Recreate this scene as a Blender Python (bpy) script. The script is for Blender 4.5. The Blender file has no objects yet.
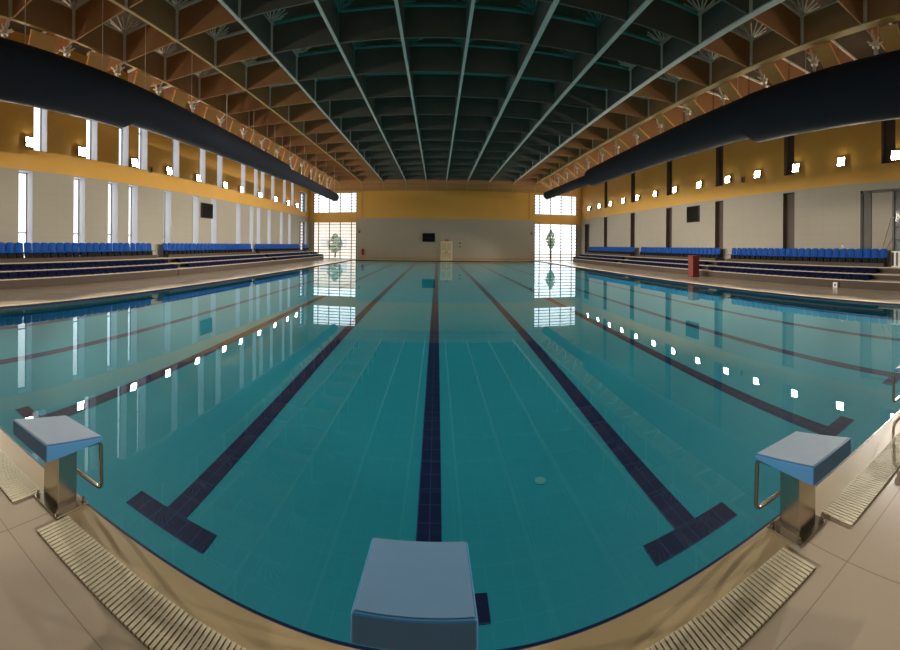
import bpy, math, random
from mathutils import Matrix, Vector
random.seed(7)
S = bpy.context.scene
COL = S.collection

# ------------------------------------------------------------------ camera, world, exposure
cam = bpy.data.cameras.new('camera')
cam.type = 'PANO'
cam.panorama_type = 'CENTRAL_CYLINDRICAL'          # the photograph is a cylindrical panorama sweep
F, CX, CY = 396.85, 437.05, 245.05
cam.central_cylindrical_range_u_min = (0 - CX) / F
cam.central_cylindrical_range_u_max = (900 - CX) / F
cam.central_cylindrical_range_v_min = (CY - 650) / F
cam.central_cylindrical_range_v_max = CY / F
cam.central_cylindrical_radius = 1.0
cam.clip_start = 0.02
cam.clip_end = 500
co = bpy.data.objects.new('camera', cam)
COL.objects.link(co)
ROLL = 0.009
r = Vector((math.cos(ROLL), 0, math.sin(ROLL)))
u = Vector((-math.sin(ROLL), 0, math.cos(ROLL)))
b = Vector((0, -1, 0))
M = Matrix((r, u, b)).transposed().to_4x4()
M.translation = Vector((-1.2, -2.066, 2.1425))
co.matrix_world = M
S.camera = co

w = bpy.data.worlds.new('daylight'); S.world = w; w.use_nodes = True
bg = w.node_tree.nodes['Background']
bg.inputs[0].default_value = (0.93, 0.95, 1.0, 1)
bg.inputs[1].default_value = 1.5
S.view_settings.view_transform = 'Standard'
S.view_settings.look = 'None'
S.view_settings.gamma = 1
S.view_settings.use_curve_mapping = False
S.view_settings.exposure = 0.78
S.cycles.use_denoising = True
S.cycles.max_bounces = 10
S.cycles.diffuse_bounces = 5
S.cycles.glossy_bounces = 4
S.cycles.transmission_bounces = 8
S.cycles.transparent_max_bounces = 12
S.cycles.sample_clamp_indirect = 6.0

SPOT_POWER = 2700.0
LAMP_GLOW = 85.0

# ------------------------------------------------------------------ materials
def lin(c):
    return tuple(((v / 255) / 12.92 if v / 255 <= .04045 else ((v / 255 + .055) / 1.055) ** 2.4) for v in c)

def mat(name, rgb, rough=.6, metal=0., noise=0., nscale=8., spec=.5, bump=0., bscale=60.):
    m = bpy.data.materials.new(name); m.use_nodes = True
    nt = m.node_tree; p = nt.nodes['Principled BSDF']
    p.inputs['Base Color'].default_value = (*lin(rgb), 1)
    p.inputs['Roughness'].default_value = rough
    p.inputs['Metallic'].default_value = metal
    p.inputs['Specular IOR Level'].default_value = spec
    if noise or bump:
        tc = nt.nodes.new('ShaderNodeTexCoord')
    if noise:
        n = nt.nodes.new('ShaderNodeTexNoise'); n.inputs['Scale'].default_value = nscale; n.inputs['Detail'].default_value = 5
        nt.links.new(tc.outputs['Object'], n.inputs['Vector'])
        mx = nt.nodes.new('ShaderNodeMix'); mx.data_type = 'RGBA'
        a = lin(rgb)
        mx.inputs[6].default_value = (*[v * (1 - noise) for v in a], 1)
        mx.inputs[7].default_value = (*[min(1, v * (1 + noise)) for v in a], 1)
        nt.links.new(n.outputs['Fac'], mx.inputs[0])
        nt.links.new(mx.outputs[2], p.inputs['Base Color'])
    if bump:
        n2 = nt.nodes.new('ShaderNodeTexNoise'); n2.inputs['Scale'].default_value = bscale
        nt.links.new(tc.outputs['Object'], n2.inputs['Vector'])
        bp = nt.nodes.new('ShaderNodeBump'); bp.inputs['Strength'].default_value = bump; bp.inputs['Distance'].default_value = .01
        nt.links.new(n2.outputs['Fac'], bp.inputs['Height'])
        nt.links.new(bp.outputs['Normal'], p.inputs['Normal'])
    return m

def tiled(name, rgb, grout, sx, sy, gap, rough=.4, noise=.06, spec=.5, axes='XY', off=(0, 0)):
    """a square grid of tiles: fract of the object coordinates along two axes"""
    m = bpy.data.materials.new(name); m.use_nodes = True
    nt = m.node_tree; N = nt.nodes; Lk = nt.links; p = N['Principled BSDF']
    p.inputs['Roughness'].default_value = rough; p.inputs['Specular IOR Level'].default_value = spec
    tc = N.new('ShaderNodeTexCoord'); sp = N.new('ShaderNodeSeparateXYZ'); Lk.new(tc.outputs['Object'], sp.inputs[0])
    def line(ax, size, o):
        d = N.new('ShaderNodeMath'); d.operation = 'MULTIPLY_ADD'; d.inputs[1].default_value = 1 / size; d.inputs[2].default_value = o
        Lk.new(sp.outputs[ax], d.inputs[0])
        f = N.new('ShaderNodeMath'); f.operation = 'FRACT'; Lk.new(d.outputs[0], f.inputs[0])
        l = N.new('ShaderNodeMath'); l.operation = 'LESS_THAN'; l.inputs[1].default_value = gap / size; Lk.new(f.outputs[0], l.inputs[0])
        return l
    a = line(axes[0], sx, off[0]); c = line(axes[1], sy, off[1])
    mxm = N.new('ShaderNodeMath'); mxm.operation = 'MAXIMUM'; Lk.new(a.outputs[0], mxm.inputs[0]); Lk.new(c.outputs[0], mxm.inputs[1])
    n = N.new('ShaderNodeTexNoise'); n.inputs['Scale'].default_value = 1.3; n.inputs['Detail'].default_value = 4
    Lk.new(tc.outputs['Object'], n.inputs['Vector'])
    A = lin(rgb)
    m1 = N.new('ShaderNodeMix'); m1.data_type = 'RGBA'
    m1.inputs[6].default_value = (*[v * (1 - noise) for v in A], 1); m1.inputs[7].default_value = (*[min(1, v * (1 + noise)) for v in A], 1)
    Lk.new(n.outputs['Fac'], m1.inputs[0])
    m2 = N.new('ShaderNodeMix'); m2.data_type = 'RGBA'; Lk.new(mxm.outputs[0], m2.inputs[0]); Lk.new(m1.outputs[2], m2.inputs[6])
    m2.inputs[7].default_value = (*lin(grout), 1)
    Lk.new(m2.outputs[2], p.inputs['Base Color'])
    return m

def emit(name, rgb, s):
    m = bpy.data.materials.new(name); m.use_nodes = True
    nt = m.node_tree; nt.nodes.remove(nt.nodes['Principled BSDF'])
    e = nt.nodes.new('ShaderNodeEmission'); e.inputs[0].default_value = (*lin(rgb), 1); e.inputs[1].default_value = s
    nt.links.new(e.outputs[0], nt.nodes['Material Output'].inputs[0])
    return m

def thin_glass(name):
    m = bpy.data.materials.new(name); m.use_nodes = True
    nt = m.node_tree; nt.nodes.remove(nt.nodes['Principled BSDF'])
    t = nt.nodes.new('ShaderNodeBsdfTransparent'); t.inputs[0].default_value = (.95, .97, .97, 1)
    g = nt.nodes.new('ShaderNodeBsdfGlossy'); g.inputs['Roughness'].default_value = .02
    fr = nt.nodes.new('ShaderNodeFresnel'); fr.inputs[0].default_value = 1.45
    mx = nt.nodes.new('ShaderNodeMixShader')
    ge = nt.nodes.new('ShaderNodeNewGeometry'); io = nt.nodes.new('ShaderNodeMix')      # same reflectance on both faces of the pane
    io.inputs[2].default_value = 1.45; io.inputs[3].default_value = 1 / 1.45
    nt.links.new(ge.outputs['Backfacing'], io.inputs[0]); nt.links.new(io.outputs[0], fr.inputs[0])
    nt.links.new(fr.outputs[0], mx.inputs[0]); nt.links.new(t.outputs[0], mx.inputs[1]); nt.links.new(g.outputs[0], mx.inputs[2])
    nt.links.new(mx.outputs[0], nt.nodes['Material Output'].inputs[0])
    return m

def water_mat():
    m = bpy.data.materials.new('water'); m.use_nodes = True
    nt = m.node_tree; nt.nodes.remove(nt.nodes['Principled BSDF'])
    g = nt.nodes.new('ShaderNodeBsdfGlass'); g.inputs['IOR'].default_value = 1.333; g.inputs['Roughness'].default_value = 0
    g.inputs['Color'].default_value = (.93, 1, .99, 1)
    nt.links.new(g.outputs[0], nt.nodes['Material Output'].inputs[0])
    return m

WALL_GREY = tiled('grey_wall_tile', (171, 163, 148), (160, 152, 138), 1.2, .6, .012, rough=.75, noise=.03, axes='YZ')
WALL_GREY_END = tiled('grey_end_wall_tile', (176, 166, 150), (165, 155, 140), 1.2, .6, .012, rough=.75, noise=.03, axes='XZ')
YELLOW = mat('ochre_paint', (222, 168, 76), .65, noise=.04, nscale=.8)
REVEAL = mat('white_reveal', (208, 205, 206), .6)
BROWN_REVEAL = mat('brown_reveal', (112, 96, 84), .6)
SHUTTER = mat('brown_shutter', (84, 68, 60), .5)
FRAME_W = mat('grey_window_frame', (120, 122, 128), .45)
FRAME_D = mat('dark_glazing_bar', (38, 38, 44), .5)
FRAME_B = mat('bronze_frame', (84, 76, 68), .45)
GLASS = thin_glass('window_glass')
DECK = tiled('deck_tile', (184, 168, 148), (150, 136, 118), 1.2, .6, .008, rough=.2, noise=.07, spec=.7, off=(.1, .2))
COPING = mat('cream_coping', (172, 152, 114), .45, noise=.08, nscale=3)
NAVY_RIM = mat('navy_rim_tile', (14, 24, 62), .35)
POOL_TILE = tiled('turquoise_pool_tile', (24, 140, 160), (36, 147, 166), .25, .25, .008, rough=.5, noise=.05)
POOL_WALL = tiled('turquoise_wall_tile', (24, 140, 160), (36, 147, 166), .25, .25, .008, rough=.5, noise=.05, axes='XZ')
LANE = tiled('navy_lane_tile', (2, 10, 66), (40, 62, 116), .125, .25, .009, rough=.5, noise=.1)
LANE_T = tiled('navy_cross_tile', (2, 10, 66), (40, 62, 116), .1667, .25, .009, rough=.5, noise=.1)
GRATE = mat('cream_plastic_grate', (204, 194, 166), .5)
CHANNEL = mat('dark_channel', (118, 102, 82), .8)
PAD_TOP = mat('grey_grip_pad', (150, 170, 192), .5, noise=.1, nscale=9, bump=.2, bscale=220)
PAD_TOP_BLUE = mat('blue_grip_pad', (98, 136, 170), .5, noise=.06, nscale=9, bump=.15, bscale=220)
PAD_BLUE = mat('blue_pad', (62, 120, 168), .45, noise=.04)
STEEL = mat('stainless_steel', (190, 180, 165), .22, metal=1.)
SEAT_BLUE = mat('bright_blue_plastic', (2, 74, 160), .6, spec=.2)
SEAT_NAVY = mat('navy_plastic', (5, 12, 52), .7, spec=.12)
SEAT_DARK = mat('black_seat_bracket', (26, 22, 22), .7, spec=.2)
TREAD = mat('pale_grey_tread', (196, 184, 166), .5)
SKIRT = mat('brown_bleacher_skirt', (78, 64, 52), .7)
DUCT = mat('navy_fabric_duct', (28, 30, 44), .85, noise=.15, nscale=2)
RAIL = mat('cream_rail', (190, 165, 125), .5)
BLACK = mat('black_screen', (10, 10, 12), .25)
BLACKB = mat('black_casing', (22, 22, 24), .5)
PANEL_DARK = mat('charcoal_acoustic_panel', (104, 103, 95), .85, noise=.1, nscale=2)
PANEL_BROWN = mat('brown_acoustic_panel', (176, 126, 82), .8, noise=.1, nscale=2)
FLANGE_GREY = mat('pale_grey_flange', (214, 212, 202), .5)
STEEL_TEAL_LIT = mat('teal_lit_steel', (84, 158, 150), .5)  # teal light over the middle bays, put into the steel's colour
FLANGE_TAN = mat('tan_flange', (186, 150, 84), .6)
BOARD = mat('ochre_sloping_board', (255, 194, 116), .6, noise=.05, nscale=3)
TUBE = mat('pale_steel_tube', (238, 226, 208), .45, noise=.2, nscale=9)
ROOF = mat('dark_roof_deck', (84, 66, 46), .9)
RED = mat('red_lacquer', (124, 46, 30), .5, noise=.06)
SIGNRED = mat('red_enamel', (190, 30, 24), .4)
DOORM = mat('cream_door', (226, 214, 176), .5)
LENS = emit('lit_floodlight_lens', (255, 246, 226), LAMP_GLOW)
HOUSING = mat('grey_lamp_housing', (120, 112, 98), .5)
WHITE = mat('white_plastic', (235, 235, 232), .4)
GROUND_OUT = mat('pale_paving', (216, 206, 192), .8, noise=.08)
BUILD_OUT = mat('peach_render', (244, 226, 212), .8, noise=.1)
LEAF = mat('green_leaf', (166, 186, 166), .7, noise=.3, nscale=4)
BARK = mat('brown_bark', (96, 76, 60), .9)
WATER = water_mat()

# ------------------------------------------------------------------ mesh builder
class MB:
    def __init__(s): s.v = []; s.f = []; s.m = []; s.sm = []
    def add(s, vs, fs, mi=0, smooth=False):
        o = len(s.v); s.v += [tuple(q) for q in vs]
        for f in fs: s.f.append([o + i for i in f]); s.m.append(mi); s.sm.append(smooth)
    def quad(s, a, b, c, d, mi=0): s.add([a, b, c, d], [(0, 1, 2, 3)], mi)
    def box(s, x0, x1, y0, y1, z0, z1, mi=0):
        s.hexa([(x0, y0, z0), (x1, y0, z0), (x1, y1, z0), (x0, y1, z0), (x0, y0, z1), (x1, y0, z1), (x1, y1, z1), (x0, y1, z1)], mi)
    def hexa(s, p, mi=0):
        s.add(p, [(0, 3, 2, 1), (4, 5, 6, 7), (0, 1, 5, 4), (1, 2, 6, 5), (2, 3, 7, 6), (3, 0, 4, 7)], mi)
    def tube(s, path, rad, n=8, mi=0, caps=True):
        P = [Vector(p) for p in path]; R = rad if isinstance(rad, (list, tuple)) else [rad] * len(P)
        t0 = (P[1] - P[0]).normalized()
        ref = Vector((0, 0, 1)) if abs(t0.z) < .9 else Vector((1, 0, 0))
        nrm = (ref - t0 * ref.dot(t0)).normalized(); vs = []
        for i, p in enumerate(P):
            a = P[max(i - 1, 0)]; c = P[min(i + 1, len(P) - 1)]; t = (c - a).normalized()
            nrm = (nrm - t * nrm.dot(t)).normalized(); bn = t.cross(nrm)
            for k in range(n):
                an = 2 * math.pi * k / n
                vs.append(p + (nrm * math.cos(an) + bn * math.sin(an)) * R[i])
        fs = [(i * n + k, i * n + (k + 1) % n, (i + 1) * n + (k + 1) % n, (i + 1) * n + k) for i in range(len(P) - 1) for k in range(n)]
        s.add(vs, fs, mi, True)
        if caps:
            s.add(vs[:n], [tuple(reversed(range(n)))], mi); s.add(vs[-n:], [tuple(range(n))], mi)
    def build(s, name, mats, parent=None, bevel=0., seg=2):
        me = bpy.data.meshes.new(name); me.from_pydata(s.v, [], s.f)
        for m in (mats if isinstance(mats, (list, tuple)) else [mats]): me.materials.append(m)
        me.polygons.foreach_set('material_index', s.m); me.polygons.foreach_set('use_smooth', s.sm); me.update()
        o = bpy.data.objects.new(name, me); COL.objects.link(o)
        if parent: o.parent = parent
        if bevel:
            bv = o.modifiers.new('bevel', 'BEVEL'); bv.width = bevel; bv.segments = seg; bv.limit_method = 'ANGLE'
        return o

def box(x0, x1, y0, y1, z0, z1):
    q = MB(); q.box(x0, x1, y0, y1, z0, z1); return q
def empty(name, loc=(0, 0, 0), rz=0):
    o = bpy.data.objects.new(name, None); COL.objects.link(o); o.location = loc; o.rotation_euler = (0, 0, rz); o.empty_display_size = .2; return o
def tag(o, label, cat, group=None):
    o['label'] = label; o['category'] = cat
    if group: o['group'] = group
    return o
def struct(o): o['kind'] = 'structure'; return o
def dup(root, loc, label=None, rz=None):
    c = root.copy(); COL.objects.link(c); c.location = loc
    if rz is not None: c.rotation_euler = (0, 0, rz)
    if label: c['label'] = label
    for ch in list(root.children):
        d = ch.copy(); COL.objects.link(d); d.parent = c
        for g in list(ch.children):
            e = g.copy(); COL.objects.link(e); e.parent = d
    return c
ORD = ['first', 'second', 'third', 'fourth', 'fifth', 'sixth', 'seventh', 'eighth', 'ninth', 'tenth', 'eleventh', 'twelfth', 'thirteenth', 'fourteenth', 'fifteenth', 'sixteenth', 'seventeenth', 'eighteenth']

# ------------------------------------------------------------------ room shell
WX, YB, YF, ZT = 19.5, -13.0, 52.43, 13.2
ZD = .06                                     # deck level; the water is z = 0
PX, PL, PD, PN = 12.5, 50.0, 1.31, -.047     # half width, far edge, depth, near edge
def wall_side(name, X, sgn, holes, depth, mats):
    """wall in the plane x = X with slit openings (y0,y1,z0,z1) cut through `depth` metres of thickness"""
    q = MB(); Xo = X + sgn * depth
    us = sorted({YB, YF} | {h[0] for h in holes} | {h[1] for h in holes})
    zs = sorted({0, 6.0, ZT} | {h[2] for h in holes} | {h[3] for h in holes})
    for i in range(len(us) - 1):
        for j in range(len(zs) - 1):
            cy, cz = (us[i] + us[i + 1]) / 2, (zs[j] + zs[j + 1]) / 2
            if any(h[0] < cy < h[1] and h[2] < cz < h[3] for h in holes): continue
            mi = 0 if cz < 6 else 1
            for x in (X, Xo):
                q.quad((x, us[i], zs[j]), (x, us[i + 1], zs[j]), (x, us[i + 1], zs[j + 1]), (x, us[i], zs[j + 1]), mi)
    for y0, y1, z0, z1 in holes:
        q.quad((X, y0, z0), (Xo, y0, z0), (Xo, y0, z1), (X, y0, z1), 2); q.quad((X, y1, z0), (Xo, y1, z0), (Xo, y1, z1), (X, y1, z1), 2)
        q.quad((X, y0, z0), (Xo, y0, z0), (Xo, y1, z0), (X, y1, z0), 2); q.quad((X, y0, z1), (Xo, y0, z1), (Xo, y1, z1), (X, y1, z1), 2)
    return struct(q.build(name, mats))

low_y = [1.0, 4.6, 8.75, 12.42, 15.12, 16.97, 20.6, 24.2, 26.95, 31.35, 34.15, 35.8, 38.55, 42.1, 44.8]
up_y = [y + .92 for y in low_y]
HW = .43
holesL = [(y - HW, y + HW, .9, 5.95) for y in low_y] + [(y - HW, y + HW, 7.12, 12.4) for y in up_y]
holesL += [(48.6, 51.4, .9, 5.3), (48.6, 51.4, 6.6, 9.3)]
wall_side('wall_left', -WX, -1, holesL, .7, [WALL_GREY, YELLOW, REVEAL])
rs = [.3, 14.85, 22.0, 29.25, 36.5, 43.75]
holesR = [(y - .5, y + .5, .9, 5.85) for y in rs] + [(y - .45, y + .45, 7.05, 12.4) for y in rs + [7.55]]
DOOR_R = (3.2, 9.35, 1.2, 5.55)
holesR += [DOOR_R, (49.2, 51.0, .9, 5.3)]
wall_side('wall_right', WX, 1, holesR, .45, [WALL_GREY, YELLOW, BROWN_REVEAL])

wn = 0
def win_struct(): 
    global wn
    wn += 1
    return 'window_%d' % wn
def slit_window(X, sgn, y0, y1, z0, z1, depth, pane_mat, fm, bars):
    e = struct(empty(win_struct(), (X + sgn * depth * .9, (y0 + y1) / 2, z0)))
    x = 0
    f = MB(); hw = (y1 - y0) / 2; h = z1 - z0
    f.box(x - .03, x + .03, -hw, -hw + .05, 0, h); f.box(x - .03, x + .03, hw - .05, hw, 0, h)
    f.box(x - .03, x + .03, -hw, hw, 0, .05); f.box(x - .03, x + .03, -hw, hw, h - .05, h)
    for z in bars: f.box(x - .03, x + .03, -hw, hw, z - .035, z + .035)
    f.build('window_frame', fm, e)
    p = box(x - .008, x + .008, -hw + .05, hw - .05, .05, h - .05).build('pane', pane_mat, e)
for y0, y1, z0, z1 in holesL[:-2]: slit_window(-WX, -1, y0, y1, z0, z1, .7, GLASS, FRAME_W, [1.75] if z0 < 2 else [2.6])
for y0, y1, z0, z1 in holesR[:-2] + [holesR[-1]]:
    slit_window(WX, 1, y0, y1, z0, z1, .45, SHUTTER, FRAME_B, [])
def louvre_window(axis, a0, a1, z0, z1, at, bars, step, label=None):
    """glazing with dark horizontal louvre lines; axis 'X' spans x in the far wall, 'Y' spans y in the left wall"""
    loc = ((a0 + a1) / 2, at, z0) if axis == 'X' else (at, (a0 + a1) / 2, z0)
    e = struct(empty(win_struct(), loc)); hw = (a1 - a0) / 2; h = z1 - z0
    def B(q, u0, u1, d, zz0, zz1):
        if axis == 'X': q.box(u0, u1, -d, d, zz0, zz1)
        else: q.box(-d, d, u0, u1, zz0, zz1)
    f = MB()
    for s in bars: B(f, s * hw - .05, s * hw + .05, .06, 0, h)
    B(f, -hw, hw, .06, 0, .06); B(f, -hw, hw, .06, h - .06, h)
    f.build('window_frame', FRAME_D, e)
    l = MB(); z = step
    while z < h - .1:
        B(l, -hw, hw, .045, z - .04, z + .04); z += step
    l.build('louvre_bars', FRAME_D, e)
    p = MB(); B(p, -hw, hw, .006, .03, h - .03); p.build('pane', GLASS, e)
louvre_window('Y', 48.6, 51.4, .9, 5.3, -WX - .4, (-.96, -.05, .96), .42)
louvre_window('Y', 48.6, 51.4, 6.6, 9.3, -WX - .4, (-.96, -.05, .96), .42)
EB = (-.985, -.76, -.25, .25, .76, .985)
for s in (-1, 1):
    a0, a1 = sorted((s * 12.42, s * 18.78))
    louvre_window('X', a0, a1, ZD, 5.3, YF + .1, EB, .44)
    louvre_window('X', a0, a1, 6.62, 9.42, YF + .1, EB, .42)

# far wall: middle field, posts in the corners, beams between the glazing
q = MB()
q.box(-12.42, 12.42, YF, YF + .3, 0, 5.8, 0); q.box(-12.42, 12.42, YF, YF + .3, 5.8, ZT, 1)
for s in (-1, 1):
    x0, x1 = sorted((s * 12.42, s * 18.78)); q.box(x0, x1, YF, YF + .3, 5.3, 6.62, 1); q.box(x0, x1, YF, YF + .3, 9.42, ZT, 1)
    x0, x1 = sorted((s * 18.78, s * 20.2)); q.box(x0, x1, YF - .0, YF + .3, 0, 5.3, 0); q.box(x0, x1, YF, YF + .3, 5.3, ZT, 1)
struct(q.build('wall_far', [WALL_GREY_END, YELLOW]))
for i, s in enumerate((-1, 1)):
    struct(box(s * 11.75 - .09, s * 11.75 + .09, YF - .1, YF, 5.8, 9.7).build('trim_%d' % (i + 1), YELLOW))
struct(box(-12.4, -.75, YF - .08, YF, ZD, .42).build('baseboard_far', COPING))
struct(box(.95, 12.4, YF - .08, YF, ZD, .42).build('baseboard_far', COPING))
struct(box(-WX - .7, WX + .45, YB - .3, YB, 0, ZT).build('wall_near', WALL_GREY_END))

# deck with the pool opening
q = MB(); C = .32
xs = [-WX - .7, -PX - C, PX + C, WX + .7]; ys = [YB - .3, -C, PL + C, YF + .4]
for i in range(3):
    for j in range(3):
        if i == 1 and j == 1: continue
        q.quad((xs[i], ys[j], ZD), (xs[i + 1], ys[j], ZD), (xs[i + 1], ys[j + 1], ZD), (xs[i], ys[j + 1], ZD))
        q.quad((xs[i], ys[j], -.2), (xs[i], ys[j + 1], -.2), (xs[i + 1], ys[j + 1], -.2), (xs[i + 1], ys[j], -.2))
struct(q.build('floor', DECK))

# ------------------------------------------------------------------ pool
pool = tag(empty('swimming_pool', (0, 0, 0)), 'long ten-lane swimming pool with turquoise tiles and navy lane markings', 'pool')
q = MB()
def ring(q, x0, x1, y0, y1, X0, X1, Y0, Y1, z, mi=0):
    q.quad((x0, y0, z), (X0, Y0, z), (X1, Y0, z), (x1, y0, z), mi); q.quad((x0, y1, z), (x1, y1, z), (X1, Y1, z), (X0, Y1, z), mi)
    q.quad((x0, y0, z), (x0, y1, z), (X0, Y1, z), (X0, Y0, z), mi); q.quad((x1, y0, z), (X1, Y0, z), (X1, Y1, z), (x1, y1, z), mi)
ring(q, -PX - .018, PX + .018, PN - .018, PL + .018, -PX - C, PX + C, -C, PL + C, ZD)
cop = q.build('coping', COPING, pool); cop['label'] = 'cream coping around the pool edge'
q = MB(); ring(q, -PX, PX, PN, PL, -PX - .018, PX + .018, PN - .018, PL + .018, ZD + .002)
for (x0, y0, x1, y1) in ((-PX, PN, PX, PN), (PX, PN, PX, PL), (PX, PL, -PX, PL), (-PX, PL, -PX, PN)):
    q.quad((x0, y0, -.1), (x1, y1, -.1), (x1, y1, ZD + .002), (x0, y0, ZD + .002))
rim = q.build('rim_tiles', NAVY_RIM, pool); rim['label'] = 'thin navy tile rim at the waterline'
q = MB()
q.quad((-PX, PN, -PD), (PX, PN, -PD), (PX, PL, -PD), (-PX, PL, -PD))
fl = q.build('pool_floor', POOL_TILE, pool)
q = MB()
for (x0, y0, x1, y1) in ((-PX, PN, PX, PN), (PX, PN, PX, PL), (PX, PL, -PX, PL), (-PX, PL, -PX, PN)):
    q.quad((x0, y0, -PD), (x1, y1, -PD), (x1, y1, -.1), (x0, y0, -.1))
pw = q.build('pool_wall', POOL_WALL, pool)
recv = [fl, pw]
for k in range(-4, 6):
    x = -1.255 + 2.475 * k
    q = MB(); q.box(-.125, .125, 1.25, PL - 1.28, -.004, .004)
    o = q.build('lane_line', LANE, pool); o.location = (x, 0, -PD + .004); recv.append(o)
    q = MB(); q.box(-.5, .5, 0, .25, -.004, .004)
    c1 = q.build('cross_bar', LANE_T, o); c1.location = (0, 1.0, 0)
    c2 = q.build('cross_bar', LANE_T, o); c2.location = (0, PL - 1.28, 0); recv += [c1, c2]
for (x, y) in ((.04, 2.5),):
    q = MB(); q.tube([(0, 0, 0), (0, 0, .012)], .065, 20); q.tube([(0, 0, .012), (0, 0, .018)], .04, 12)
    o = q.build('floor_inlet', mat('pale_teal_plastic', (96, 168, 176), .5), pool); o.location = (x, y, -PD); recv.append(o)
# the water itself
q = MB(); q.quad((-PX, PN, 0), (PX, PN, 0), (PX, PL, 0), (-PX, PL, 0))
wat = tag(q.build('water', WATER), 'still clear water filling the pool', 'water'); wat['kind'] = 'stuff'
wat.data.polygons.foreach_set('use_smooth', [True])
wat.cycles.is_caustics_caster = True
for o in recv: o.cycles.is_caustics_receiver = True

# ------------------------------------------------------------------ ceiling waffle
ceil = struct(empty('ceiling', (0, 0, ZT)))
def cbuild(q, name, mats, loc, parent=None):
    o = q.build(name, mats, parent or ceil)
    o.location = loc if parent else (loc[0], loc[1], loc[2] - ZT)
    return o
cbuild(box(-WX - .7, WX + .7, YB - .3, YF + .3, 0, .2), 'roof_deck', ROOF, (0, 0, ZT))
Z0, PH = 10.74, 1.3                         # underside and depth of the waffle panels
bx = {-5: -14.75, -4: -11.6, -3: -8.6, -2: -5.5, -1: -2.72, 0: 0.0, 1: 2.85, 2: 5.8, 3: 9.2, 4: 12.3}
rows = [14.45 - 3.05 * m for m in range(7, 0, -1)] + [14.45 + 3.25 * m for m in range(0, 12)]
XL, XR = -17.6, 17.6
for k, x in bx.items():
    brown = k > 3 or k < -3
    bm = cbuild(box(-.045, .045, rows[0] - .2, YF - .9, .04, PH), 'ceiling_beam', PANEL_BROWN if brown else PANEL_DARK, (x, 0, Z0))
    fw = .19 if k == 4 else .13 if k == 3 else .1 if k > 0 else .065
    cbuild(box(-fw, fw, rows[0] - .2, YF - .9, 0, .05), 'bottom_flange', FLANGE_TAN if brown else FLANGE_GREY, (0, 0, 0), bm)
    t = MB(); t.tube([(0, rows[0] - .2, PH + .05), (0, YF - .9, PH + .05)], .06, 6)
    cbuild(t, 'top_chord', TUBE if abs(k) > 2 else STEEL_TEAL_LIT, (0, 0, 0), bm)
xs_ = [XL] + [bx[k] for k in range(-5, 5)] + [15.2, XR]
for i, y in enumerate(rows):
    q = MB(); t = MB()
    for a, c in zip(xs_[:-1], xs_[1:]):
        mi = 1 if (a > 9 or c < -8) else 0
        q.box(a + .05, c - .05, -.035, .035, .03, PH, mi)
        t.tube([(a + .05, -.02, PH + .08), (c - .05, -.02, PH + .08)], .1, 6, mi)
    bf = cbuild(q, 'crosswise_baffle', [PANEL_DARK, PANEL_BROWN], (0, y, Z0))
    cbuild(t, 'top_chord', [STEEL_TEAL_LIT, TUBE], (0, 0, 0), bf)
    for k, x in bx.items():
        outer = abs(k) > 2
        q = MB(); q.tube([(x, -.1, .02), (x, -.1, PH)], .11 if outer else .075, 8)
        cbuild(q, 'post', TUBE if outer else STEEL_TEAL_LIT, (0, 0, 0), bf)
        rnd = random.Random(i * 31 + k)
        q = MB()                              # space-frame rods fanning out from the top node
        for an in range(0, 360, 24):
            a = math.radians(an + rnd.uniform(-6, 6)); L_ = rnd.uniform(.6, .85)
            q.tube([(x, -.1, PH + .12), (x + L_ * math.cos(a), -.1 + L_ * math.sin(a), PH + .55)], .035, 5)
        q.tube([(x, -.1, PH - .02), (x, -.1, PH + .26)], .17, 8)
        cbuild(q, 'node_bracket', TUBE if outer else STEEL_TEAL_LIT, (0, 0, 0), bf)
# sloping ochre boards and short hangers outside the last beam on either side
for s in (-1, 1):
    for i in range(2, len(rows) - 1):
        ym = (rows[i] + rows[i + 1]) / 2
        if s < 0: xa, xb, za, zb, hy = -14.85, -15.3, 10.66, 9.4, .58
        else: xa, xb, za, zb, hy, ym = 12.52, 14.1, 10.66, 9.56, .4, ym + .6
        q = MB()
        q.hexa([(xa, -hy, za), (xb, -hy, zb), (xb, hy, zb), (xa, hy, za), (xa + s * .08, -hy, za + .06), (xb + s * .08, -hy, zb + .06), (xb + s * .08, hy, zb + .06), (xa + s * .08, hy, za + .06)])
        cbuild(q, 'sloping_board', BOARD, (0, ym, 0))
        q = MB(); x, zb_ = (-15.15, 9.0) if s < 0 else (13.15, 9.75)
        q.tube([(x, 0, zb_), (x, 0, 10.35)], .075, 8); q.tube([(x, 0, 10.3), (x, 0, 10.5)], .16, 8); q.tube([(x, 0, 10.4), (x - s * .35, 0, Z0 + .1)], .05, 6)
        rnd = random.Random(i * 7 + s)
        for an in range(0, 360, 60):
            a = math.radians(an + rnd.uniform(-20, 20)); q.tube([(x, 0, 10.38), (x + .3 * math.cos(a), .36 * math.sin(a), 10.38 + rnd.uniform(.1, .3))], .035, 5)
        cbuild(q, 'roof_hanger', TUBE, (0, rows[i] - .12, 0))
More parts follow.
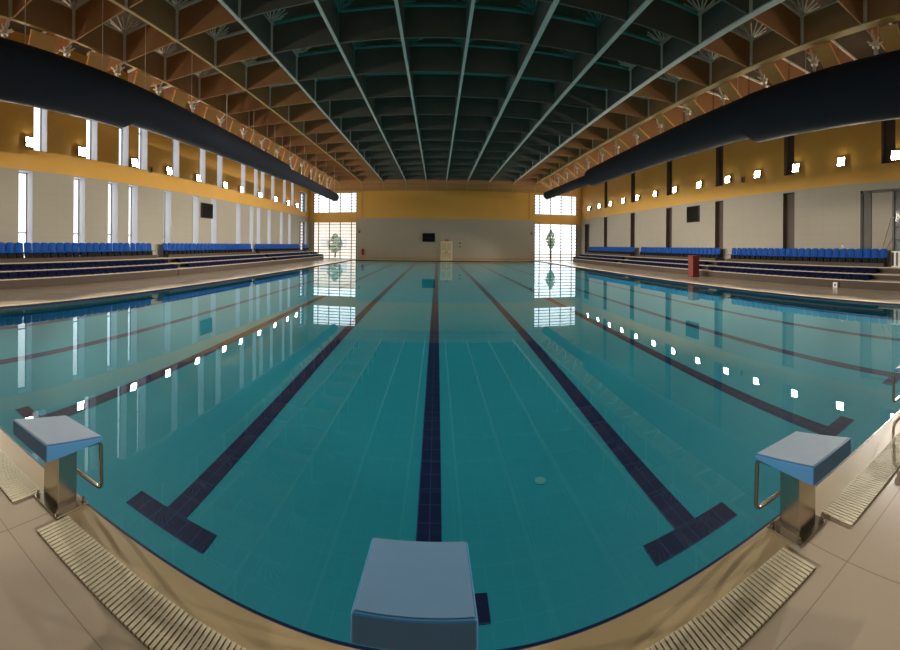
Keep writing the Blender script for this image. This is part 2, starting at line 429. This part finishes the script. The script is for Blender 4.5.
# end fascia: sloping panel row between the last baffles and the far wall
q = MB(); f = MB()
for a, c in zip(xs_[:-1], xs_[1:]):
    q.hexa([(a + .06, -.25, 0), (c - .06, -.25, 0), (c - .06, -.05, 0), (a + .06, -.05, 0),
            (a + .06, -1.3, 1.3), (c - .06, -1.3, 1.3), (c - .06, -1.2, 1.3), (a + .06, -1.2, 1.3)])
    f.hexa([(a - .06, -.34, 0), (a + .06, -.34, 0), (a + .06, -.24, 0), (a - .06, -.24, 0), (a - .06, -1.39, 1.3), (a + .06, -1.39, 1.3), (a + .06, -1.29, 1.3), (a - .06, -1.29, 1.3)])
for tt in (.35, .7): f.box(XL, XR, -.28 - 1.05 * tt, -.24 - 1.05 * tt, 1.3 * tt - .04, 1.3 * tt + .04)
fs = cbuild(q, 'end_fascia', PANEL_BROWN, (0, YF, 9.7))
f.box(XL, XR, -.34, -.01, -.12, .02); cbuild(f, 'fascia_ribs', FLANGE_TAN, (0, 0, 0), fs)

# ------------------------------------------------------------------ fabric ducts
def duct(name, label, X, secs, yend):
    e = tag(empty(name, (X, secs[0][0], secs[0][1])), label, 'duct')
    path, rad = [], []
    for i, (y, zc, rr, zc2, rr2) in enumerate(secs):
        yn = secs[i + 1][0] - .5 if i + 1 < len(secs) else yend
        path += [(0, y - secs[0][0], zc - secs[0][1]), (0, yn - secs[0][0], zc2 - secs[0][1])]; rad += [rr, rr2]
    q = MB(); q.tube(path, rad, 28); q.build('fabric_tube', DUCT, e)
    q = MB(); q.tube([(p[0], p[1], p[2] + r_ + .03) for p, r_ in zip(path, rad)], .04, 6); q.build('suspension_rail', RAIL, e)
    for i in range(0, len(path), 2):
        y = path[i][1] + .8
        while y < path[i + 1][1]:
            zt = path[i][2] + (path[i + 1][2] - path[i][2]) * (y - path[i][1]) / (path[i + 1][1] - path[i][1]) + min(rad[i], rad[i + 1])
            q = MB(); q.tube([(0, y, zt), (0, y, ZT - secs[0][1])], .015, 5); y += 3.5
            q.build('suspension_wire', TUBE, e)
duct('air_duct', 'long navy fabric air duct hanging along the left wall', -12.9, [(-10, 7.75, 1.0, 7.82, .92), (10.0, 7.94, .8, 7.76, .64), (27.1, 7.7, .5, 7.56, .46)], 42.3)
duct('air_duct', 'long navy fabric air duct hanging along the right wall', 12.6, [(-10, 8.15, 1.3, 8.42, 1.15), (11.8, 8.56, .98, 8.48, .8), (32.0, 8.42, .47, 8.58, .5)], 46.6)

# ------------------------------------------------------------------ floodlights
def lamp(side, Y, z, label, aim=0.):
    s = -1 if side == 'left' else 1
    e = empty('floodlight', (s * WX, Y, z), 0 if s > 0 else math.pi)      # local -X points into the hall
    tag(e, label, 'floodlight', 'floodlights on the %s wall' % side)
    a = math.radians(-6); ca, sa = math.cos(a), math.sin(a)
    def T(d, u_, v):                                                     # d: out of the lens, v: up the lens
        return (-.22 - d * ca - v * sa * 1.0, u_, -d * sa + v * ca)
    q = MB(); hw = .26
    q.hexa([T(-.13, -hw, -hw), T(-.13, hw, -hw), T(0, hw, -hw), T(0, -hw, -hw), T(-.13, -hw, hw), T(-.13, hw, hw), T(0, hw, hw), T(0, -hw, hw)])
    q.build('housing', HOUSING, e, .015)
    q = MB(); h = .235
    q.hexa([T(.001, -h, -h), T(.001, h, -h), T(.012, h, -h), T(.012, -h, -h), T(.001, -h, h), T(.001, h, h), T(.012, h, h), T(.012, -h, h)])
    q.build('lens', LENS, e)
    q = MB(); q.box(-.16, .0, -.05, .05, -.05, .05); q.tube([(-.2, -.27, 0), (-.2, .27, 0)], .02, 6); q.build('bracket', HOUSING, e)
    L = bpy.data.lights.new('flood_beam', 'SPOT'); L.energy = SPOT_POWER; L.color = (1, .92, .8)
    L.spot_size = math.radians(58); L.spot_blend = .22; L.shadow_soft_size = .12
    L.cycles.is_caustics_light = True
    lo = bpy.data.objects.new('flood_beam', L); COL.objects.link(lo); lo.parent = e
    lo.location = (-.42, 0, -.12)
    d = Vector((-math.cos(math.radians(24.5)), 0, -math.sin(math.radians(24.5))))
    d.rotate(Matrix.Rotation(aim * s, 3, 'Z'))
    lo.rotation_euler = d.to_track_quat('-Z', 'Y').to_euler()
lampR = [7.0, 10.6, 14.1, 17.6, 20.8, 24.4, 28.05, 31.5, 35.1, 38.5, 41.9, 45.4, 48.9]
lampL = [8.88, 12.4, 16.85, 20.5, 24.25, 28.5, 31.6, 35.7, 39.9, 43.8, 47.0]
for side, ys_ in (('right', lampR), ('left', lampL)):
    n = len(ys_)
    for i, y in enumerate(ys_):
        lb = 'square white floodlight on the %s wall, %s' % (side, 'the closest to the viewer' if i == 0 else 'the last one by the end wall' if i == n - 1 else '%s from the near end' % ORD[i])
        lamp(side, y, 7.4 if side == 'right' else 7.45 - .008 * i * 3, lb, math.radians(0 if y < 38 else 14))
    for y in ((3.5, -3.5) if side == 'right' else (4.0, -1.8)):  # unseen lamps past the visible rows, added to light the near deck
        lamp(side, y, 7.4, 'unseen floodlight added on the %s wall to light the near deck' % side)

# ------------------------------------------------------------------ starting blocks
def starting_block(x, label, dy=0., cx=0., top=None):
    e = tag(empty('starting_block', (x, dy, ZD + .003)), label, 'starting block', 'starting blocks on the near edge')
    zf, zr, zb = .568, .658, .533               # pad heights above the deck: pool side, rear, underside
    y0, y1 = -.57, -.04
    q = MB(); q.hexa([(-.245, y0, zb), (.245, y0, zb), (.245, y1, zb), (-.245, y1, zb), (-.245, y0, zr), (.245, y0, zr), (.245, y1, zf), (-.245, y1, zf)])
    q.build('platform', PAD_BLUE, e, .012, 3)
    q = MB(); t = .004
    def zt(y): return zr + (zf - zr) * (y - y0) / (y1 - y0)
    ya, yb = y0 + .014, y1 - .012
    q.hexa([(-.232, ya, zt(ya)), (.232, ya, zt(ya)), (.232, yb, zt(yb)), (-.232, yb, zt(yb)), (-.232, ya, zt(ya) + t), (.232, ya, zt(ya) + t), (.232, yb, zt(yb) + t), (-.232, yb, zt(yb) + t)])
    p = q.build('grip_pad', top or PAD_TOP, e, .003, 1); p['label'] = 'matt blue top pad' if top else 'pale grey rough top pad'
    q = MB()
    q.box(cx - .1, cx + .1, -.335, -.15, .012, zb)
    q.build('column', STEEL, e, .006)
    box(cx - .16, cx + .16, -.32, -.14, zb - .03, zb).build('support_plate', STEEL, e)
    box(cx - .17, cx + .17, -.395, -.085, 0, .014).build('base_plate', STEEL, e, .004)
    for bx in (-.14, .14):
        for by in (-.365, -.115):
            q = MB(); q.tube([(0, 0, 0), (0, 0, .018)], .02, 6); q.tube([(0, 0, .018), (0, 0, .04)], .01, 8)
            o = q.build('bolt', STEEL, e); o.location = (cx + bx, by, .014)
    q = MB(); R = .05; pts = [(-.2, -.13, .5), (-.2, -.02, .44), (-.2, -.01, .4)]
    pts = [(-.2, -.16, .522), (-.2, -.06, .515), (-.2, -.025, .48)]
    pts.append((-.2, -.015, .2))
    for k in range(1, 6):
        a = math.pi / 2 * k / 5; pts.append((-.2 + R * (1 - math.cos(a)), -.015, .2 - R * math.sin(a)))
    pts[-6:] = [(a_, b_, c_ - .02) for a_, b_, c_ in pts[-6:]]
    full = pts + [(-px_, y_, z_) for px_, y_, z_ in reversed(pts)]
    q.tube(full, .017, 10); h = q.build('grab_handle', STEEL, e); h['label'] = 'bent steel grab handle'
    return e
BX = [-3.735, -1.275, 1.145, 3.6]
starting_block(BX[0], 'blue starting block with grey top, at the left of the near edge', .035, -.045)
starting_block(BX[1], 'blue starting block directly in front of the viewer, seen from above', top=PAD_TOP_BLUE)
starting_block(BX[2], 'blue starting block with grey top, on the right of the near edge', 0, .015)
starting_block(BX[3], 'blue starting block cut off by the right margin')

# overflow grates between the blocks
def grate(x0, x1, label, dy=0.):
    e = tag(empty('overflow_grate', ((x0 + x1) / 2, -.44 + dy, ZD)), label, 'grate', 'overflow grates along the near edge')
    L_ = (x1 - x0) / 2
    box(-L_, L_, -.14, .14, .001, .004).build('channel', CHANNEL, e)
    q = MB(); n = int((x1 - x0) / .03)
    for i in range(n):
        xx = -L_ + (i + .5) * (x1 - x0) / n
        q.box(xx - .0095, xx + .0095, -.138, .138, .003, .016)
    q.build('slats', GRATE, e)
    q = MB(); q.box(-L_, L_, -.05, -.04, .003, .012); q.box(-L_, L_, .04, .05, .003, .012); q.build('cross_rods', GRATE, e)
grate(BX[0] + .14, BX[1] - .2, 'cream slatted overflow grate between the left and centre starting blocks', .03)
grate(BX[1] + .2, BX[2] - .22, 'cream slatted overflow grate between the centre and right starting blocks')
grate(BX[2] + .24, BX[3] - .22, 'cream slatted overflow grate beyond the right starting block')
grate(-6.1, BX[0] - .22, 'cream slatted overflow grate left of the left starting block', .03)

# ------------------------------------------------------------------ bleachers
def seat_mesh():
    q = MB()                                     # faces -x local (towards the pool); thing origin at tread
    w_ = .235
    # curved backrest
    n = 6
    for i in range(n):
        a0 = -w_ + 2 * w_ * i / n; a1 = -w_ + 2 * w_ * (i + 1) / n
        def cx(a): return .12 - .05 * (a / w_) ** 2
        def top(a): return .8 - .06 * (abs(a) / w_) ** 4
        q.hexa([(cx(a0), a0, .1), (cx(a0) + .03, a0, .1), (cx(a1) + .03, a1, .1), (cx(a1), a1, .1),
                (cx(a0) + .07, a0, top(a0)), (cx(a0) + .1, a0, top(a0)), (cx(a1) + .1, a1, top(a1)), (cx(a1) + .07, a1, top(a1))])
    q.hexa([(-.27, -w_, .27), (.14, -w_, .24), (.14, w_, .24), (-.27, w_, .27), (-.27, -w_, .31), (.14, -w_, .29), (.14, w_, .29), (-.27, w_, .31)])
    q.box(-.02, .1, -.2, .2, 0, .26, 1); q.box(-.1, .1, -.18, .18, .0, .02, 1)
    return q
def folded_mesh():
    q = MB(); w_ = .25
    q.hexa([(-.2, -w_, .03), (.2, -w_, .03), (.2, w_, .03), (-.2, w_, .03), (-.16, -w_ + .02, .24), (.2, -w_ + .02, .27), (.2, w_ - .02, .27), (-.16, w_ - .02, .24)])
    q.box(-.12, .12, -.05, .05, 0, .05, 1); q.tube([(-.17, -w_ + .02, .22), (-.17, w_ - .02, .22)], .035, 8)
    return q
seat_src = folded_src = None
TZ = [.5, .8, 1.12]; TX = [16.6, 17.4, 18.2, 19.35]
def bleacher(side, y0, y1, label):
    global seat_src, folded_src
    s = -1 if side == 'left' else 1
    yc, hl = (y0 + y1) / 2, (y1 - y0) / 2
    e = tag(empty('bleacher', (s * 18, yc, ZD), 0 if s > 0 else math.pi), label, 'bleacher', 'three-tier bleachers with blue seats')
    for i in range(3):
        x0, x1 = TX[i] - 18, TX[i + 1] - 18
        if i == 2: x1 = 1.4
        box(x0 + .06, x1 + .3 if i < 2 else x1, -hl, hl, 0 if i == 0 else TZ[i] - .36, TZ[i] - ZD - .05).build('riser', SKIRT, e)
        box(x0, x1 + .05 if i < 2 else x1, -hl, hl, TZ[i] - ZD - .05, TZ[i] - ZD).build('tread', TREAD, e)
    box(.42, .95, -hl, hl, TZ[2] - ZD, TZ[2] - ZD + .2).build('seat_plinth', SKIRT, e)
    n = max(1, int((2 * hl) / .52)); st = 2 * hl / n
    for i in range(n):
        y = -hl + (i + .5) * st
        for t in range(2):
            if folded_src is None: o = folded_src = folded_mesh().build('folded_seat', [SEAT_NAVY, SEAT_DARK], e)
            else: o = folded_src.copy(); COL.objects.link(o); o.parent = e
            o.location = (TX[t] - 18 + .27, y, TZ[t] - ZD)
        if seat_src is None: o = seat_src = seat_mesh().build('seat', [SEAT_BLUE, SEAT_DARK], e)
        else: o = seat_src.copy(); COL.objects.link(o); o.parent = e
        o.location = (TX[2] - 18 + .62, y, TZ[2] - ZD + .2)
def aisle(side, y0, y1, label):
    s = -1 if side == 'left' else 1
    e = tag(empty('aisle_steps', (s * 18, (y0 + y1) / 2, ZD), 0 if s > 0 else math.pi), label, 'steps', 'grey steps between the bleachers')
    hl = (y1 - y0) / 2 - .01
    for i in range(3):
        x0 = TX[i] - 18; x1 = TX[i + 1] - 18 if i < 2 else 1.4
        box(x0 + .03, x1 + .03, -hl, hl, 0, TZ[i] - ZD - .05).build('riser', SKIRT, e); box(x0, x1 + .02 if i < 2 else x1, -hl, hl, TZ[i] - ZD - .05, TZ[i] - ZD).build('tread', TREAD, e)
secR = [(7.3, 19.9), (21.2, 33.7), (35.0, 48.0)]
secL = [(5.7, 18.2), (19.4, 33.0), (33.9, 46.9)]
nm = ['nearest the viewer', 'in the middle of the row', 'nearest the end wall']
for side, secs in (('right', secR), ('left', secL)):
    for (a, c), t in zip(secs, nm): bleacher(side, a, c, 'three-tier bleacher of blue seats along the %s wall, %s' % (side, t))
    for (a, c), t in zip(((secs[0][1], secs[1][0]), (secs[1][1], secs[2][0])), ('near', 'far')):
        aisle(side, a, c, 'grey steps between bleachers on the %s, the %s flight' % (side, t))
bleacher('left', 48.1, 50.6, 'short bleacher with a few blue seats in the far left corner')
aisle('left', 46.9, 48.1, 'grey steps beside the short bleacher in the far left corner')
aisle('right', 5.2, 7.3, 'grey steps at the near end of the right bleachers by the glazed door')

# glazed opening on the right wall with its stair rail
d = struct(empty('door_1', (WX + .2, 6.3, 1.2)))
h = DOOR_R[3] - 1.2
f = MB()
for y in (3.02, 2.45, .95, -1.3, -3.05): f.box(-.12, .12, y - .06, y + .06, 0, h)
f.box(-.12, .12, -3.1, 3.05, h - .14, h); f.box(-.1, .1, -3.1, .95, 2.1, 2.2)
f.build('door_frame', FRAME_B, d)
box(-.03, .03, .95, 2.45, 0, h - .1).build('door_panel', WALL_GREY, d)
box(-.015, .015, 2.5, 3.0, 0, h - .1).build('side_panel', FRAME_B, d)
box(-.01, .01, -3.0, .92, 0, h - .1).build('pane', mat('dim_glass', (120, 122, 120), .08), d)
q = MB(); zt = TZ[2]
q.tube([(19.1, 7.75, zt + .005), (19.1, 7.75, zt + .85), (19.1, 7.15, zt + 2.75), (19.1, 5.4, zt + 2.75), (19.1, 5.4, zt + .005)], .03, 8)
q.tube([(19.1, 7.75, zt + .45), (19.1, 7.15, zt + 1.5), (19.1, 5.4, zt + 1.5)], .02, 8)
tag(q.build('stair_rail', STEEL), 'slanted metal stair rail in front of the glazed door on the right', 'rail')
e = tag(empty('white_barrier', (18.5, 6.2, zt)), 'low white slatted barrier below the glazed door', 'barrier')
for i in range(5):
    box(-.02, .02, -.55 + i * .25 - .06, -.55 + i * .25 + .06, .05, .85).build('slat', WHITE, e)
box(-.025, .025, -.65, .65, .8, .87).build('top_rail', WHITE, e); box(-.025, .025, -.65, .65, 0, .06).build('bottom_rail', WHITE, e)

# ------------------------------------------------------------------ things on the walls and decks
def screen(x, y, z, w_, h_, face, label):
    e = tag(empty('wall_screen', (x, y, z)), label, 'screen', 'black wall screens')
    if face == 'Y':
        box(-w_ / 2, w_ / 2, -.12, 0, -h_ / 2, h_ / 2).build('casing', BLACKB, e, .02); box(-w_ / 2 + .06, w_ / 2 - .06, -.128, -.12, -h_ / 2 + .06, h_ / 2 - .06).build('display', BLACK, e)
    else:
        s = face; x0, x1 = sorted((0, -s * .12)); box(x0, x1, -w_ / 2, w_ / 2, -h_ / 2, h_ / 2).build('casing', BLACKB, e, .02)
        x0, x1 = sorted((-s * .12, -s * .128)); box(x0, x1, -w_ / 2 + .06, w_ / 2 - .06, -h_ / 2 + .06, h_ / 2 - .06).build('display', BLACK, e)
screen(WX, 25.4, 5.0, 1.75, 1.4, 1, 'black screen on the right wall above the bleachers')
screen(-WX, 25.75, 4.85, 1.75, 1.25, -1, 'black screen on the left wall between two slit windows')
screen(-2.35, YF, 3.17, 1.72, 1.2, 'Y', 'black screen on the grey end wall beside the cream door')
d = struct(empty('door_2', (.1, YF, ZD)))
box(-.82, .82, -.09, 0, 0, 2.6).build('door_frame', DOORM, d)
for s in (-1, 1):
    q = MB(); x0, x1 = sorted((s * .02, s * .74)); q.box(x0, x1, -.13, -.09, .02, 2.5); lf = q.build('door_leaf', DOORM, d)
    q = MB()
    q.box(x0 + .1, x1 - .1, -.145, -.13, .2, 1.1); q.box(x0 + .1, x1 - .1, -.145, -.13, 1.35, 2.35); q.build('door_panel', mat('pale_door_panel', (206, 196, 160), .5), lf)
    q = MB(); q.tube([(s * .1, -.18, .95), (s * .1, -.18, 1.25)], .02, 6); q.build('door_handle', STEEL, lf)
e = tag(empty('exit_sign', (.15, YF - .02, 2.82)), 'small red sign above the cream door on the end wall', 'sign')
box(-.25, .25, -.06, .02, -.09, .09).build('casing', SIGNRED, e); box(-.2, .2, -.068, -.06, -.05, .05).build('face', mat('sign_pink', (230, 90, 80), .5), e)
e = tag(empty('fire_cabinet', (-11.5, YF, 1.1)), 'small red fire cabinet on the end wall by the left glazing', 'cabinet')
box(-.17, .17, -.18, 0, -.42, .42).build('body', SIGNRED, e, .01); box(-.12, .12, -.19, -.18, -.3, .3).build('cabinet_door', mat('dark_red', (96, 26, 22), .4), e)
for (x, z, t) in ((1.95, 1.95, 'lower'), (1.95, 2.45, 'upper')):
    e = tag(empty('wall_switch', (x, YF, z)), 'small dark wall box right of the cream door, the %s one' % t, 'switch', 'small boxes beside the cream door')
    box(-.08, .08, -.05, 0, -.1, .1).build('casing', BLACKB, e); box(-.04, .04, -.06, -.05, -.05, .05).build('button', HOUSING, e)
for s in (-1, 1):
    e = tag(empty('wall_speaker', (s * 12.0, YF, 3.9)), 'tiny dark wall device high on the end wall at its %s edge' % ('left' if s < 0 else 'right'), 'device', 'tiny wall devices')
    box(-.08, .08, -.12, 0, -.14, .14).build('casing', BLACKB, e); box(-.05, .05, -.125, -.12, -.1, .1).build('grille', FRAME_D, e)
# red lectern-like box on the right deck
e = tag(empty('red_pedestal', (15.7, 20.3, ZD)), 'tall reddish brown wooden pedestal standing on the right deck', 'pedestal')
box(-.28, .28, -.28, .28, .06, 1.42).build('body', RED, e, .012)
box(-.31, .31, -.31, .31, 1.42, 1.5).build('top', RED, e, .01)
box(-.3, .3, -.3, .3, 0, .07).build('plinth', mat('dark_red_plinth', (90, 28, 20), .5), e)
box(-.2, .2, -.292, -.28, .25, 1.25).build('front_panel', mat('dark_red_panel', (116, 34, 24), .45), e)
# little things on the right
e = tag(empty('socket_box', (16.53, 9.2, .2)), 'small white socket box at the foot of the right bleacher', 'socket')
box(-.06, .06, -.14, .14, -.14, .14).build('casing', WHITE, e, .01); box(-.07, -.06, -.06, .06, -.06, .06).build('face', HOUSING, e)
e = tag(empty('wall_sensor', (WX, 10.56, 2.2)), 'small white wall sensor above the seats right of the dark slit', 'sensor')
box(-.08, 0, -.07, .07, -.12, .12).build('casing', WHITE, e, .01); box(-.09, -.08, -.03, .03, -.04, .04).build('face', HOUSING, e)
for s in (-1, 1):
    e = tag(empty('wall_sounder', (s * WX, 18.6 if s < 0 else 19.2, 7.2)), 'small pale device between floodlights on the %s wall' % ('left' if s < 0 else 'right'), 'device', 'small devices between floodlights')
    x0, x1 = sorted((0, -s * .15)); box(x0, x1, -.12, .12, -.2, .2).build('casing', HOUSING, e, .02)
    x0, x1 = sorted((-s * .15, -s * .16)); box(x0, x1, -.08, .08, -.14, .14).build('grille', FRAME_D, e)

# ------------------------------------------------------------------ outdoors behind the glazing
struct(box(-70, 70, YF + .4, 130, -.1, 0).build('ground', GROUND_OUT))
e = tag(empty('building', (-22, 76, 0)), 'peach rendered building outside beyond the left glazing', 'building')
box(-9, 9, 0, 8, 0, 6.4).build('wall', BUILD_OUT, e); box(-9.3, 9.3, -.3, 8.3, 6.4, 6.8).build('roof_edge', GROUND_OUT, e)
for x in (-6, -2, 2, 6): box(x - .8, x + .8, -.06, .1, 1.4, 3.4).build('window', mat('pale_shutter', (206, 204, 206), .6), e)
def tree(x, y, hh, rr, tr, label):
    e = tag(empty('tree', (x, y, 0)), label, 'tree', 'trees outside the end glazing')
    q = MB(); q.tube([(0, 0, 0), (.05, 0, tr), (0, 0, hh * .7)], [.14, .1, .04], 8); q.build('trunk', BARK, e)
    q = MB(); rnd = random.Random(int(x * 10 + y))
    for i in range(420):
        a = rnd.uniform(0, 6.283); tt = rnd.random(); zz = tr + (hh - tr) * tt
        rad_ = rr * math.sin(math.pi * (.12 + .86 * tt)) * math.sqrt(rnd.random())
        c = Vector((rad_ * math.cos(a), rad_ * math.sin(a), zz)); n_ = Vector((rnd.gauss(0, 1), rnd.gauss(0, 1), rnd.gauss(0, 1))).normalized()
        t1 = n_.orthogonal().normalized() * .22; t2 = n_.cross(t1).normalized() * .13
        q.add([c - t1, c + t2, c + t1, c - t2], [(0, 1, 2, 3)])
    q.build('foliage', LEAF, e)
tree(16.5, 58, 4.6, .75, 1.9, 'slim green tree outside the right glazing')
tree(-17.5, 60, 3.8, 1.3, .9, 'bushy green tree outside the left glazing')
